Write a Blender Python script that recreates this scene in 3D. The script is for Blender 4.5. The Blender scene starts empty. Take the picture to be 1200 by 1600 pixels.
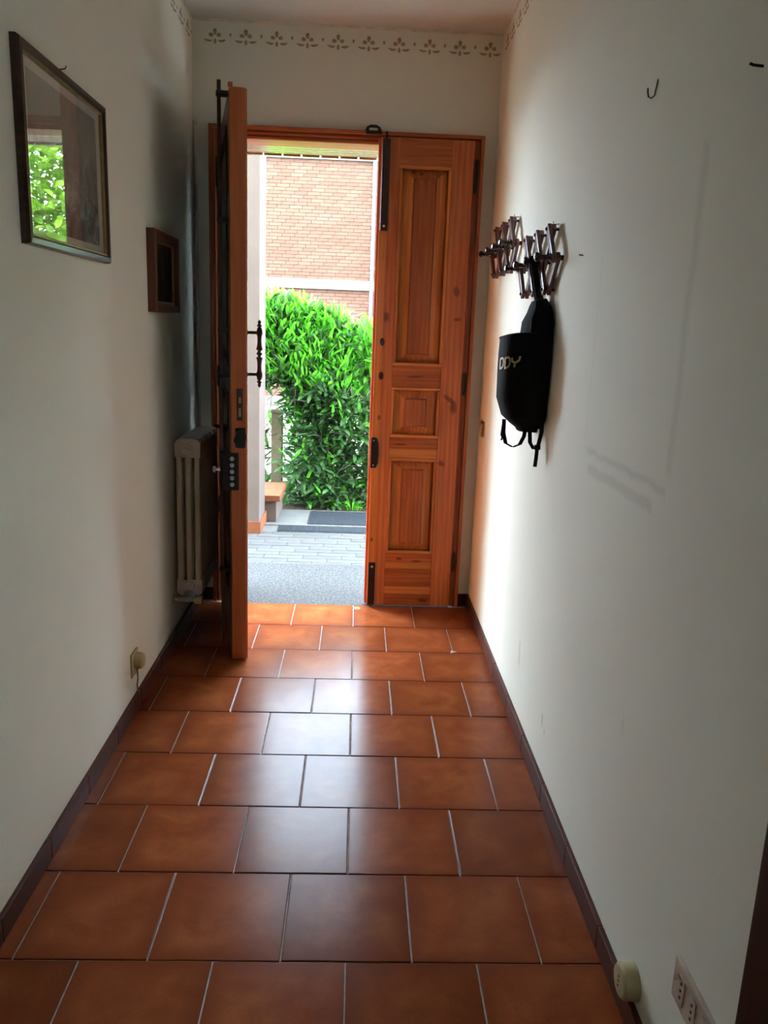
import bpy, bmesh, math, random
from math import pi, sin, cos, radians as rad
from mathutils import Vector, Matrix

random.seed(11)
scene = bpy.context.scene
col = scene.collection

# ------------------------------------------------------------------ camera
cam_data = bpy.data.cameras.new('camera')
cam = bpy.data.objects.new('camera', cam_data)
col.objects.link(cam)
PITCH, YAW, ROLL = .2263, -.0381, .038
F_ = Vector((-sin(YAW) * cos(PITCH), cos(YAW) * cos(PITCH), -sin(PITCH)))
R_ = Vector((cos(YAW), sin(YAW), 0))
U_ = R_.cross(F_)
R2 = cos(ROLL) * R_ + sin(ROLL) * U_
U2 = -sin(ROLL) * R_ + cos(ROLL) * U_
m = Matrix((R2, U2, -F_)).transposed().to_4x4()
m.translation = Vector((0, 0, 1.42))
cam.matrix_world = m
cam_data.sensor_fit = 'HORIZONTAL'
cam_data.sensor_width = 36
cam_data.lens = 1251.33 / 1200 * 36
cam_data.clip_start = .02
scene.camera = cam

# ------------------------------------------------------------------ world, sun, exposure
world = bpy.data.worlds.new('world')
scene.world = world
world.use_nodes = True
bg = world.node_tree.nodes['Background']
bg.inputs['Color'].default_value = (.63, .82, 1.0, 1)
bg.inputs['Strength'].default_value = 27.0

sun_data = bpy.data.lights.new('sun', 'SUN')
sun_data.energy = 9.0
sun_data.angle = rad(2)
sun_data.color = (1, .95, .85)
sun = bpy.data.objects.new('sun', sun_data)
col.objects.link(sun)
sun.rotation_euler = (rad(28), 0, rad(-14))      # high, from behind the house

vs = scene.view_settings
vs.view_transform = 'Standard'
vs.look = 'None'
vs.gamma = 1
vs.use_curve_mapping = False
vs.exposure = 1.0

# ------------------------------------------------------------------ helpers
def tag(o, label=None, cat=None, group=None, kind=None):
    if label: o['label'] = label
    if cat: o['category'] = cat
    if group: o['group'] = group
    if kind: o['kind'] = kind
    return o

def empty(name, loc=(0, 0, 0), rz=0):
    o = bpy.data.objects.new(name, None)
    o.empty_display_size = .05
    o.location = loc
    o.rotation_euler = (0, 0, rz)
    col.objects.link(o)
    return o

class B:
    """collects shapes, then links them as one mesh object"""
    def __init__(self):
        self.v, self.f = [], []
    def add(self, vs, fs):
        n = len(self.v)
        self.v += [tuple(p) for p in vs]
        self.f += [tuple(i + n for i in q) for q in fs]
        return self
    def box(self, x0, x1, y0, y1, z0, z1):
        return self.add([(x0, y0, z0), (x1, y0, z0), (x1, y1, z0), (x0, y1, z0), (x0, y0, z1), (x1, y0, z1), (x1, y1, z1), (x0, y1, z1)],
                        [(0, 3, 2, 1), (4, 5, 6, 7), (0, 1, 5, 4), (1, 2, 6, 5), (2, 3, 7, 6), (3, 0, 4, 7)])
    def prism(self, pts, d0, d1, axis='y'):
        """polygon in the other two axes (x,z / y,z / x,y), pushed along axis"""
        def mk(a, b, d):
            return {'y': (a, d, b), 'x': (d, a, b), 'z': (a, b, d)}[axis]
        n = len(pts)
        vs = [mk(a, b, d0) for a, b in pts] + [mk(a, b, d1) for a, b in pts]
        fs = [tuple(range(n)), tuple(range(2 * n - 1, n - 1, -1))]
        fs += [(i, i + n, (i + 1) % n + n, (i + 1) % n) for i in range(n)]
        return self.add(vs, fs)
    def lathe(self, p, d, prof, n=16):
        """prof: (distance along d, radius)"""
        p, d = Vector(p), Vector(d).normalized()
        a = d.orthogonal().normalized(); b = d.cross(a)
        vs, fs = [], []
        for t, r in prof:
            for k in range(n):
                an = 2 * pi * k / n
                vs.append(p + d * t + (a * cos(an) + b * sin(an)) * r)
        for i in range(len(prof) - 1):
            for k in range(n):
                fs.append((i * n + k, i * n + (k + 1) % n, (i + 1) * n + (k + 1) % n, (i + 1) * n + k))
        fs.append(tuple(range(n - 1, -1, -1)))
        fs.append(tuple((len(prof) - 1) * n + k for k in range(n)))
        return self.add(vs, fs)
    def cyl(self, p0, p1, r, n=14, r1=None):
        p0, p1 = Vector(p0), Vector(p1)
        L = (p1 - p0).length
        return self.lathe(p0, p1 - p0, [(0, r), (L, r if r1 is None else r1)], n)
    def tube(self, pts, r, n=8, r1=None):
        pts = [Vector(p) for p in pts]
        vs, fs = [], []
        N = len(pts)
        t0 = (pts[1] - pts[0]).normalized()
        a = t0.orthogonal().normalized()
        for i, p in enumerate(pts):
            t = (pts[min(i + 1, N - 1)] - pts[max(i - 1, 0)]).normalized()
            a = (a - t * a.dot(t)).normalized()
            b = t.cross(a)
            rr = r if r1 is None else r + (r1 - r) * i / (N - 1)
            for k in range(n):
                an = 2 * pi * k / n
                vs.append(p + (a * cos(an) + b * sin(an)) * rr)
        for i in range(N - 1):
            for k in range(n):
                fs.append((i * n + k, i * n + (k + 1) % n, (i + 1) * n + (k + 1) % n, (i + 1) * n + k))
        fs.append(tuple(range(n - 1, -1, -1)))
        fs.append(tuple((N - 1) * n + k for k in range(n)))
        return self.add(vs, fs)
    def ribbon(self, pts, wdir, w, nd, t):
        """flat strap along pts; wdir width direction, nd thickness direction"""
        wd, nd = Vector(wdir).normalized() * w / 2, Vector(nd).normalized() * t / 2
        vs, fs = [], []
        for p in pts:
            p = Vector(p)
            vs += [p - wd - nd, p + wd - nd, p + wd + nd, p - wd + nd]
        for i in range(len(pts) - 1):
            for k in range(4):
                fs.append((i * 4 + k, i * 4 + (k + 1) % 4, i * 4 + 4 + (k + 1) % 4, i * 4 + 4 + k))
        fs.append((3, 2, 1, 0)); e = (len(pts) - 1) * 4
        fs.append((e, e + 1, e + 2, e + 3))
        return self.add(vs, fs)
    def mesh(self, name, mat, bevel=0, seg=1, smooth=False):
        me = bpy.data.meshes.new(name)
        me.from_pydata(self.v, [], self.f)
        bm = bmesh.new(); bm.from_mesh(me)
        bmesh.ops.recalc_face_normals(bm, faces=bm.faces)
        if bevel:
            es = [e for e in bm.edges if len(e.link_faces) == 2 and e.calc_face_angle(0) > .5]
            bmesh.ops.bevel(bm, geom=es, offset=bevel, segments=seg, affect='EDGES', profile=.6, clamp_overlap=True)
        if smooth:
            for fc in bm.faces: fc.smooth = True
        bm.to_mesh(me); bm.free()
        if smooth: me.set_sharp_from_angle(angle=rad(38))
        if mat: me.materials.append(mat)
        return me
    def build(self, name, mat, parent=None, bevel=0, seg=1, smooth=False):
        o = bpy.data.objects.new(name, self.mesh(name, mat, bevel, seg, smooth))
        col.objects.link(o)
        o.parent = parent
        return o

def inst(me, name, parent=None, loc=(0, 0, 0), rot=(0, 0, 0), scale=(1, 1, 1)):
    o = bpy.data.objects.new(name, me)
    o.location, o.rotation_euler, o.scale = loc, rot, scale
    col.objects.link(o)
    o.parent = parent
    return o

# ------------------------------------------------------------------ materials
class NT:
    def __init__(self, name):
        self.m = bpy.data.materials.new(name)
        self.m.use_nodes = True
        self.t = self.m.node_tree
        self.b = self.t.nodes['Principled BSDF']
        self.out = self.t.nodes['Material Output']
    def n(self, typ, **kw):
        x = self.t.nodes.new(typ)
        for k, v in kw.items():
            if k in x.inputs: x.inputs[k].default_value = v
            else: setattr(x, k, v)
        return x
    def l(self, a, b): self.t.links.new(a, b)
    def coord(self, what='Object', scale=(1, 1, 1)):
        if what == 'Position':
            c = self.n('ShaderNodeNewGeometry').outputs['Position']
        else:
            c = self.n('ShaderNodeTexCoord').outputs[what]
        mp = self.n('ShaderNodeMapping')
        mp.inputs['Scale'].default_value = scale
        self.l(c, mp.inputs['Vector'])
        return mp.outputs['Vector']
    def noise(self, vec, scale, detail=4, rough=.55, dist=0):
        x = self.n('ShaderNodeTexNoise')
        x.inputs['Scale'].default_value = scale
        x.inputs['Detail'].default_value = detail
        x.inputs['Roughness'].default_value = rough
        x.inputs['Distortion'].default_value = dist
        self.l(vec, x.inputs['Vector'])
        return x.outputs['Fac']
    def ramp(self, fac, stops):
        r = self.n('ShaderNodeValToRGB')
        e = r.color_ramp.elements
        while len(e) < len(stops): e.new(.5)
        for k, (p, c) in enumerate(stops):
            e[k].position = p
            e[k].color = (*c, 1) if len(c) == 3 else c
        self.l(fac, r.inputs['Fac'])
        return r.outputs['Color']
    def mix(self, fac, a, b, mode='MIX'):
        x = self.n('ShaderNodeMix', data_type='RGBA', blend_type=mode)
        for sock, v in ((x.inputs[0], fac), (x.inputs[6], a), (x.inputs[7], b)):
            if hasattr(v, 'is_linked') or hasattr(v, 'links'): self.l(v, sock)
            elif isinstance(v, (int, float)): sock.default_value = v
            else: sock.default_value = (*v, 1)
        return x.outputs[2]
    def math(self, op, a, b=None):
        x = self.n('ShaderNodeMath', operation=op)
        for k, v in enumerate((a, b)):
            if v is None: continue
            if isinstance(v, (int, float)): x.inputs[k].default_value = v
            else: self.l(v, x.inputs[k])
        return x.outputs[0]
    def bump(self, h, strength=.2, dist=.01):
        x = self.n('ShaderNodeBump')
        x.inputs['Strength'].default_value = strength
        x.inputs['Distance'].default_value = dist
        self.l(h, x.inputs['Height'])
        self.l(x.outputs['Normal'], self.b.inputs['Normal'])
    def color(self, c):
        if isinstance(c, tuple): self.b.inputs['Base Color'].default_value = (*c, 1)
        else: self.l(c, self.b.inputs['Base Color'])
    def set(self, rough=.5, metal=0, spec=.5, coat=0, coat_rough=.1):
        i = self.b.inputs
        i['Roughness'].default_value = rough
        i['Metallic'].default_value = metal
        i['Specular IOR Level'].default_value = spec
        i['Coat Weight'].default_value = coat
        i['Coat Roughness'].default_value = coat_rough
        return self

def plain(name, c, rough=.5, metal=0, var=.12, scale=30, spec=.5, bump=0):
    t = NT(name).set(rough, metal, spec)
    v = t.coord('Object')
    f = t.noise(v, scale, 3)
    lo = tuple(x * (1 - var) for x in c); hi = tuple(min(1, x * (1 + var)) for x in c)
    t.color(t.ramp(f, [(.3, lo), (.7, hi)]))
    if bump: t.bump(f, bump, .004)
    return t.m

def wood(name, dark, mid, light, axis='z', rough=.36, coat=.12, knots=True, vary=.25, spots=()):
    t = NT(name).set(rough, 0, .2, coat, .18)
    sc = {'z': (1, 1, .055), 'x': (.055, 1, 1), 'y': (1, .055, 1)}[axis]
    v = t.coord('Object', sc)
    ri = t.n('ShaderNodeObjectInfo').outputs['Random']
    sh = t.n('ShaderNodeVectorMath', operation='ADD')
    t.l(v, sh.inputs[0])
    cmb = t.n('ShaderNodeCombineXYZ')
    r20 = t.math('MULTIPLY', ri, 23.0)
    for k in 'XYZ': t.l(r20, cmb.inputs[k])
    t.l(cmb.outputs[0], sh.inputs[1])
    vv = sh.outputs[0]
    broad = t.noise(vv, 7, 4, .6, 1.2)
    fine = t.noise(vv, 95, 5, .6, .3)
    g = t.math('ADD', t.math('MULTIPLY', broad, .62), t.math('MULTIPLY', fine, .38))
    c = t.ramp(g, [(.30, dark), (.5, mid), (.70, light)])
    # growth rings
    w = t.n('ShaderNodeTexWave', wave_type='BANDS', bands_direction={'z': 'X', 'x': 'Z', 'y': 'Z'}[axis])
    w.inputs['Scale'].default_value = 14
    w.inputs['Distortion'].default_value = 9
    w.inputs['Detail'].default_value = 2
    w.inputs['Detail Scale'].default_value = .7
    t.l(vv, w.inputs['Vector'])
    c = t.mix(t.math('MULTIPLY', t.math('MULTIPLY', w.outputs['Fac'], broad), .55), c, dark)
    if knots:
        ks = {'z': (1, 1, .55), 'x': (.55, 1, 1), 'y': (1, .55, 1)}[axis]
        kv = t.coord('Object', ks)
        add = t.n('ShaderNodeVectorMath', operation='ADD')
        t.l(kv, add.inputs[0]); t.l(cmb.outputs[0], add.inputs[1])
        vo = t.n('ShaderNodeTexVoronoi')
        vo.inputs['Scale'].default_value = 4.2
        t.l(add.outputs[0], vo.inputs['Vector'])
        k = t.ramp(vo.outputs['Distance'], [(.035, (1, 1, 1)), (.095, (0, 0, 0))])
        c = t.mix(t.math('MULTIPLY', k, .75), c, tuple(x * .3 for x in dark))
    for kx, kz, rx, rz, tilt in spots:                # knots and resin streaks at their own places
        so = t.n('ShaderNodeSeparateXYZ'); t.l(t.coord('Object'), so.inputs[0])
        dx, dz = t.math('SUBTRACT', so.outputs['X'], kx), t.math('SUBTRACT', so.outputs['Z'], kz)
        u = t.math('ADD', t.math('MULTIPLY', dx, cos(tilt) / rx), t.math('MULTIPLY', dz, sin(tilt) / rx))
        q = t.math('SUBTRACT', t.math('MULTIPLY', dz, cos(tilt) / rz), t.math('MULTIPLY', dx, sin(tilt) / rz))
        d = t.math('SQRT', t.math('ADD', t.math('MULTIPLY', u, u), t.math('MULTIPLY', q, q)))
        d = t.math('ADD', d, t.math('MULTIPLY', t.math('SUBTRACT', fine, .5), .8))
        c = t.mix(t.math('MULTIPLY', t.ramp(d, [(.55, (1, 1, 1)), (1.0, (0, 0, 0))]), .7), c, tuple(x * .28 for x in dark))
    # board to board tint
    tint = t.math('ADD', t.math('MULTIPLY', ri, vary), 1 - vary / 2)
    c = t.mix(1.0, c, tint_rgb(t, tint), 'MULTIPLY')
    t.color(c)
    t.bump(fine, .08, .002)
    return t.m

def tint_rgb(t, val):
    x = t.n('ShaderNodeCombineColor')
    for k in ('Red', 'Green', 'Blue'): t.l(val, x.inputs[k])
    return x.outputs[0]

M = {}
# plaster walls
def plaster(name, c, marks=False):
    t = NT(name).set(.75, 0, .25)
    v = t.coord('Position')
    a = t.noise(v, 1.3, 4, .5)
    b = t.noise(v, 140, 3, .6)
    cc = t.ramp(a, [(.3, tuple(x * .93 for x in c)), (.72, c)])
    if marks:
        # dull outline left by a cabinet that hung on the wall, and a few scuffs
        sp = t.n('ShaderNodeSeparateXYZ'); t.l(v, sp.inputs[0])
        wob = t.math('MULTIPLY', t.math('SUBTRACT', t.noise(v, 9, 3), .5), .03)
        Y, Z = t.math('ADD', sp.outputs['Y'], wob), t.math('ADD', sp.outputs['Z'], wob)
        def bar(y0, y1, z0, z1, soft, k):
            e = t.math('MINIMUM', t.math('MINIMUM', t.math('SUBTRACT', Y, y0), t.math('SUBTRACT', y1, Y)),
                       t.math('MINIMUM', t.math('SUBTRACT', Z, z0), t.math('SUBTRACT', z1, Z)))
            q = t.math('MULTIPLY', e, k / soft)
            q = t.math('MINIMUM', q, k)
            return t.math('MAXIMUM', q, 0.0)
        tot = None
        for args in ((2.115, 2.135, 1.12, 1.62, .012, .10), (1.515, 1.56, 1.15, 1.78, .018, .16), (1.54, 2.11, 1.110, 1.138, .012, .22), (1.60, 2.09, 1.058, 1.096, .012, .22),
                     (2.69, 2.73, .23, .335, .02, .35), (2.30, 2.33, .205, .25, .012, .4), (2.27, 2.29, .19, .215, .01, .5), (1.62, 1.64, .55, .60, .012, .2), (1.05, 1.08, 1.2, 1.26, .012, .25)):
            q = bar(*args)
            tot = q if tot is None else t.math('MAXIMUM', tot, q)
        cc = t.mix(tot, cc, (.30, .26, .20))
    t.color(cc)
    t.bump(b, .05, .002)
    return t.m
M['wall'] = plaster('plaster_wall', (.77, .757, .64))
M['wall_r'] = plaster('plaster_wall_marked', (.77, .757, .64), True)
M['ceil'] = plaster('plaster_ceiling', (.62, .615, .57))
M['white_plaster'] = plain('white_render', (.082, .058, .050), .8, var=.06, scale=6, spec=0.05)
M['stencil'] = plain('stencil_ochre', (.36, .28, .14), .8, var=.3, scale=60)

# floor tile
def tile_mat():
    t = NT('glazed_terracotta').set(.2, 0, .05)
    p = t.coord('Position')
    o = t.coord('Object')
    ri = t.n('ShaderNodeObjectInfo').outputs['Random']
    a = t.noise(p, 7, 4, .6, .4)
    g = t.noise(p, 160, 3, .6)
    f = t.math('ADD', t.math('MULTIPLY', a, .8), t.math('MULTIPLY', g, .2))
    c = t.ramp(f, [(.30, (.165, .034, .011)), (.5, (.225, .054, .017)), (.72, (.29, .084, .026))])
    sp = t.n('ShaderNodeSeparateXYZ'); t.l(o, sp.inputs[0])
    mx = t.math('MAXIMUM', t.math('ABSOLUTE', sp.outputs['X']), t.math('ABSOLUTE', sp.outputs['Y']))
    mx = t.math('ADD', mx, t.math('MULTIPLY', t.math('SUBTRACT', a, .5), .06))
    ed = t.ramp(mx, [(.10, (0, 0, 0)), (.15, (1, 1, 1))])
    c = t.mix(t.math('MULTIPLY', ed, .6), c, (.135, .028, .011))       # fired darker rim
    tint = t.math('ADD', t.math('MULTIPLY', ri, .34), .83)
    c = t.mix(1.0, c, tint_rgb(t, tint), 'MULTIPLY')
    t.color(c)
    r = t.ramp(t.noise(p, 22, 5, .65), [(.3, (.165,) * 3), (.62, (.21,) * 3), (.8, (.25,) * 3)])
    t.l(r, t.b.inputs['Roughness'])
    t.bump(t.noise(p, 30, 3), .05, .004)
    return t.m
M['tile'] = tile_mat()
M['grout'] = plain('grout', (.33, .28, .24), .85, var=.25, scale=25)
M['skirting'] = wood('brown_skirting', (.055, .017, .011), (.085, .027, .016), (.115, .038, .023), 'y', .35, .05, False)
# door timber
PD, PM, PL = (.22, .052, .018), (.48, .135, .042), (.68, .225, .07)
SPOTS = ((.032, .985, .010, .016, 0), (.016, .36, .010, .014, 0), (.375, 1.085, .045, .013, -.6), (.350, .765, .022, .016, -.5), (.392, 1.47, .024, .010, .1), (.382, 1.60, .02, .03, .3), (.05, 1.47, .016, .03, 0))
M['pine_z'] = wood('varnished_pine_upright', PD, PM, PL, 'z', spots=SPOTS)
M['pine_zp'] = wood('varnished_pine_pale_upright', (.34, .10, .026), (.60, .20, .05), (.76, .29, .075), 'z', knots=False, spots=SPOTS[:2])
M['pine_x'] = wood('varnished_pine_crosswise', PD, PM, PL, 'x')
M['pine_xl'] = wood('varnished_pine_pale_strip', (.40, .12, .033), (.62, .22, .058), (.76, .31, .085), 'x', knots=False)
M['pine_xd'] = wood('varnished_pine_red_strip', (.18, .040, .013), (.40, .105, .030), (.56, .17, .048), 'x', spots=((.20, 1.19, .05, .007, .08), (.16, .262, .016, .009, 0), (.25, .252, .03, .006, 0), (.29, .04, .03, .010, 0), (.14, .855, .04, .005, 0)))
M['pine_panel'] = wood('varnished_pine_panel', (.24, .060, .019), (.52, .155, .045), (.74, .265, .08), 'z', knots=False, vary=.55, spots=((.155, 2.128, .016, .011, 0), (.19, 2.122, .012, .010, 0)))
M['pine_field'] = wood('varnished_pine_field', (.20, .048, .015), (.46, .125, .038), (.66, .22, .066), 'z', knots=False, vary=.3)
M['frame_z'] = wood('door_frame_upright', (.25, .056, .02), (.46, .120, .04), (.60, .18, .058), 'z', knots=False)
M['frame_x'] = wood('door_frame_crosswise', (.25, .056, .02), (.46, .120, .04), (.60, .18, .058), 'x', knots=False)
M['dark_wood'] = wood('dark_stained_wood', (.012, .005, .004), (.03, .012, .009), (.05, .02, .014), 'z', .4, .15, False)
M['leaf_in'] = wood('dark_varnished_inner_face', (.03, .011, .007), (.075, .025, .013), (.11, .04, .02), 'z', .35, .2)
M['iron'] = plain('black_iron', (.022, .018, .017), .45, .6, .3, 60)
M['iron_br'] = plain('brown_iron', (.05, .027, .02), .45, .5, .3, 60)
M['steel'] = plain('steel', (.5, .5, .5), .3, 1, .1)
M['brass'] = plain('brass', (.36, .26, .11), .35, .9, .2)
M['beige'] = plain('aged_ivory_plastic', (.44, .36, .19), .45, 0, .08)
M['ivory'] = plain('ivory_plastic', (.46, .36, .28), .45, 0, .08)
M['dark_hole'] = plain('dark_slot', (.01, .009, .008), .7)
M['rad'] = plain('ivory_radiator_enamel', (.58, .48, .36), .4, 0, .05, 12)
M['fabric'] = plain('black_nylon', (.0045, .0045, .005), .85, 0, .5, 160, .1, .3)
M['strap'] = plain('black_webbing', (.012, .012, .013), .85, 0, .3, 200, .2)
M['letter'] = plain('gold_grey_print', (.42, .34, .20), .6, .2, .25, 120)
M['rack'] = wood('red_brown_rack_wood', (.045, .012, .008), (.11, .032, .02), (.17, .055, .03), 'z', .3, .5, False)
M['pegs'] = plain('dark_turned_peg', (.025, .011, .008), .25, 0, .3, 40)

def mat_glass(name):
    t = NT(name)
    t.t.nodes.remove(t.b)
    fr = t.n('ShaderNodeFresnel')
    bf = t.n('ShaderNodeNewGeometry').outputs['Backfacing']
    t.l(t.math('SUBTRACT', 1.5, t.math('MULTIPLY', bf, 1.5 - 1 / 1.5)), fr.inputs['IOR'])
    tr = t.n('ShaderNodeBsdfTransparent')
    gl = t.n('ShaderNodeBsdfGlossy'); gl.inputs['Roughness'].default_value = 0.0
    mx = t.n('ShaderNodeMixShader')
    t.l(fr.outputs[0], mx.inputs[0]); t.l(tr.outputs[0], mx.inputs[1]); t.l(gl.outputs[0], mx.inputs[2])
    t.l(mx.outputs[0], t.out.inputs['Surface'])
    return t.m
M['glass'] = mat_glass('clear_glass')

# ------------------------------------------------------------------ room dimensions
XL, XR, YW, ZC = -.7935, .6158, 4.02, 2.74
YR = -2.6                      # rear wall
YO = 4.37                      # outer face of the house wall
FX0, FX1, FZ = -.72, .556, 2.30       # door frame, outer
OX0, OX1, OZ = -.672, .507, 2.243     # clear opening in the frame

def struct(o): return tag(o, kind='structure')

# ---- shell
lw = struct(B().box(XL - .25, XL, YR - .3, YW, -.1, ZC).build('wall_left', M['wall']))
NY0, NY1, NZ = .05, .885, 2.1          # side doorway by the camera
rw = B().box(XR, XR + .25, NY1, YW, -.1, ZC).box(XR, XR + .25, YR - .3, NY0, -.1, ZC).box(XR, XR + .25, NY0, NY1, NZ, ZC)
rw = struct(rw.build('wall_right', M['wall_r']))
ew = B()
ew.box(XL - 3, OX0 - .02, YW, YO, -.1, 5.5).box(OX1 + .02, XR + 3, YW, YO, -.1, 5.5).box(OX0 - .02, OX1 + .02, YW, YO, 2.262, 5.5)
ew = struct(ew.build('wall_end', M['wall']))
WX0, WX1, WZ0, WZ1 = -.25, .05, 1.35, 1.80
bw = B().box(XL, WX0, YR - .3, YR, -.1, ZC).box(WX1, XR, YR - .3, YR, -.1, ZC).box(WX0, WX1, YR - .3, YR, -.1, WZ0).box(WX0, WX1, YR - .3, YR, WZ1, ZC)
bw = struct(bw.build('wall_rear', M['wall']))
cl = struct(B().box(XL - .25, XR + .25, YR - .3, YW, ZC, ZC + .25).build('ceiling', M['ceil']))
# thin painted line where ceiling meets the walls
cv = B().box(XL, XR, YW - .006, YW, ZC - .009, ZC).box(XL, XL + .006, YR, YW - .006, ZC - .009, ZC).box(XR - .006, XR, YR, YW - .006, ZC - .009, ZC)
cv.build('paint_line', plain('ceiling_line', (.7, .62, .5), .8), cl)

# ---- rear window, added unseen behind the camera to let in fill light
win = struct(empty('fill_window_1', ((WX0 + WX1) / 2, YR - .12, WZ0)))
wm = plain('fill_window_white', (.7, .68, .64), .4)
hw = (WX1 - WX0) / 2; hh = WZ1 - WZ0
for x0, x1, z0, z1 in ((-hw, hw, 0, .06), (-hw, hw, hh - .06, hh), (-hw, -hw + .06, .06, hh - .06), (hw - .06, hw, .06, hh - .06), (-.035, .035, .06, hh - .06)):
    B().box(x0, x1, -.03, .03, z0, z1).build('fill_window_frame', wm, win, .004)
for x0, x1 in ((-hw + .06, -.035), (.035, hw - .06)):
    B().box(x0, x1, -.003, .003, .06, hh - .06).build('pane', M['glass'], win)

# ---- floor: slab of grout with single tiles
floor = struct(B().box(XL - .02, XR + .02, YR, YW, -.1, -.0035).build('floor', M['grout']))
T = .302; GAP = .0036
Y0 = 3.9747
OFF = (-.594, -.441)
full = B().box(-T / 2 + GAP / 2, T / 2 - GAP / 2, -T / 2 + GAP / 2, T / 2 - GAP / 2, -.012, 0).mesh('tile', M['tile'], .0022, 2)
row = -1
while True:
    ya, yb = Y0 - T * (row + 1), Y0 - T * row
    if ya < YR - T: break
    if row < 0: row += 1; continue
    off = OFF[row % 2]
    k = -2
    while True:
        xa, xb = off + k * T, off + (k + 1) * T
        k += 1
        if xb <= XL + .004: continue
        if xa >= XR - .004: break
        a, b = max(xa, XL), min(xb, XR)
        c, d = max(ya, YR), min(yb, YW)
        if d - c < .012 or b - a < .008: continue
        jz = random.uniform(-.0008, .0004)
        jr = (random.uniform(-.002, .002), random.uniform(-.002, .002), 0)
        cx, cy = (xa + xb) / 2, (ya + ya + T) / 2
        if b - a > T - .001 and d - c > T - .001:
            inst(full, 'tile', floor, (cx, cy, jz), jr)
        else:
            t = B().box(a - cx + GAP / 2, b - cx - GAP / 2, c - cy + GAP / 2, d - cy - GAP / 2, -.012, 0).mesh('tile', M['tile'], .0018, 1)
            inst(t, 'tile', floor, (cx, cy, jz), (0, 0, 0))
    row += 1

# ---- ceramic skirting, one piece after the other
def skirting(name, side):
    root = struct(empty(name, (0, 0, 0)))
    h, th = .064, .0135
    if side in 'lr':
        y = YW
        spans = []
        while y > YR + .01:
            y2 = max(y - T, YR)
            spans.append((y2, y)); y = y2
        for y2, y1 in spans:
            if side == 'r':
                if y1 <= .985 and y2 >= -.04: continue
                y2 = max(y2, .985) if y1 > .985 else y2
                y1 = min(y1, -.04) if y2 < -.04 < y1 else y1
                x0, x1 = XR - th, XR
            else:
                x0, x1 = XL, XL + th
            if y1 - y2 < .02: continue
            j = random.uniform(-.0006, .0006)
            o = B().box(x0, x1, y2 + .001, y1 - .001, 0, h + j).build('skirting_tile', M['skirting'], root, .003, 2)
    else:
        for x0, x1 in ((XL + th, FX0 - .002), (FX1 + .002, XR - th)):
            B().box(x0, x1, YW - th, YW, 0, h).build('skirting_tile', M['skirting'], root, .003, 2)
skirting('baseboard_left', 'l')
skirting('baseboard_right', 'r')
skirting('baseboard_end', 'e')

# ---- stencilled flower border under the ceiling
def petal(b, cx, cz, ang, r0, r1, w):
    n = 10; pts = []
    for k in range(n):
        a = 2 * pi * k / n
        l = (r0 + r1) / 2 + (r1 - r0) / 2 * cos(a)
        s = w * sin(a) * (1 + .25 * cos(a))
        pts.append((cx + l * sin(ang) + s * cos(ang), cz + l * cos(ang) - s * sin(ang)))
    b.prism(pts, -.0008, 0, 'y')
def flower():
    b = B()
    petal(b, 0, 0, 0, .005, .031, .0085)
    petal(b, 0, 0, rad(78), .007, .028, .008)
    petal(b, 0, 0, rad(-78), .007, .028, .008)
    petal(b, 0, 0, pi, .010, .033, .0062)
    for s in (-1, 1):
        pts = []
        for k in range(8):
            u = k / 7; pts.append((s * (.012 + .038 * u), -.010 - .016 * sin(pi * (.18 + .72 * u)) ))
        for k in range(7, -1, -1):
            u = k / 7; pts.append((s * (.012 + .038 * u), -.010 - .016 * sin(pi * (.18 + .72 * u)) + .0095 * sin(pi * u) + .0008))
        b.prism(pts, -.0008, 0, 'y')
    petal(b, .0693, .006, 0, -.008, .008, .0052)
    return b.mesh('stencil_flower', M['stencil'])
fl = flower()
P_ = .1387
for k in range(10):
    inst(fl, 'stencil_flower', ew, (-.692 + .002 + k * P_, YW, 2.672))
y = 3.93
while y > 2.3:
    inst(fl, 'stencil_flower', lw, (XL, y, 2.672), (0, 0, rad(90)))
    inst(fl, 'stencil_flower', rw, (XR, y - .03, 2.672), (0, 0, rad(-90)))
    y -= P_

# ---- door frame
fr = struct(empty('trim_1', (0, YW, 0)))
def moulded(b, x0, x1, z0, z1, horizontal, y0, outer):
    pass
# upright jambs with stepped moulding
for s, xo, xi in ((-1, FX0, OX0), (1, FX1, OX1)):
    a, b_ = min(xo, xi), max(xo, xi)
    B().box(a, b_, -.020, .11, 0.0, FZ - .002).build('jamb', M['frame_z'], fr, .002)
    xm0, xm1 = (xo, xo + .018) if s < 0 else (xo - .018, xo)
    B().box(xm0, xm1, -.036, -.020, 0.0, FZ).build('moulding', M['frame_z'], fr, .004, 2)
    xm0, xm1 = (xo + .022, xo + .032) if s < 0 else (xo - .032, xo - .022)
    B().box(xm0, xm1, -.029, -.020, 0.0, FZ - .02).build('moulding', M['frame_z'], fr, .003, 2)
B().box(OX0, OX1, -.020, .11, OZ, FZ - .002).build('head_jamb', M['frame_x'], fr, .002)
B().box(FX0 + .018, FX1 - .018, -.036, -.020, FZ - .018, FZ).build('moulding', M['frame_x'], fr, .004, 2)
B().box(OX0, OX1, -.030, -.020, FZ - .036, FZ - .026).build('moulding', M['frame_x'], fr, .003, 2)
B().box(OX0, OX1, -.026, -.020, OZ, OZ + .012).build('moulding', M['frame_x'], fr, .002, 1)

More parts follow.
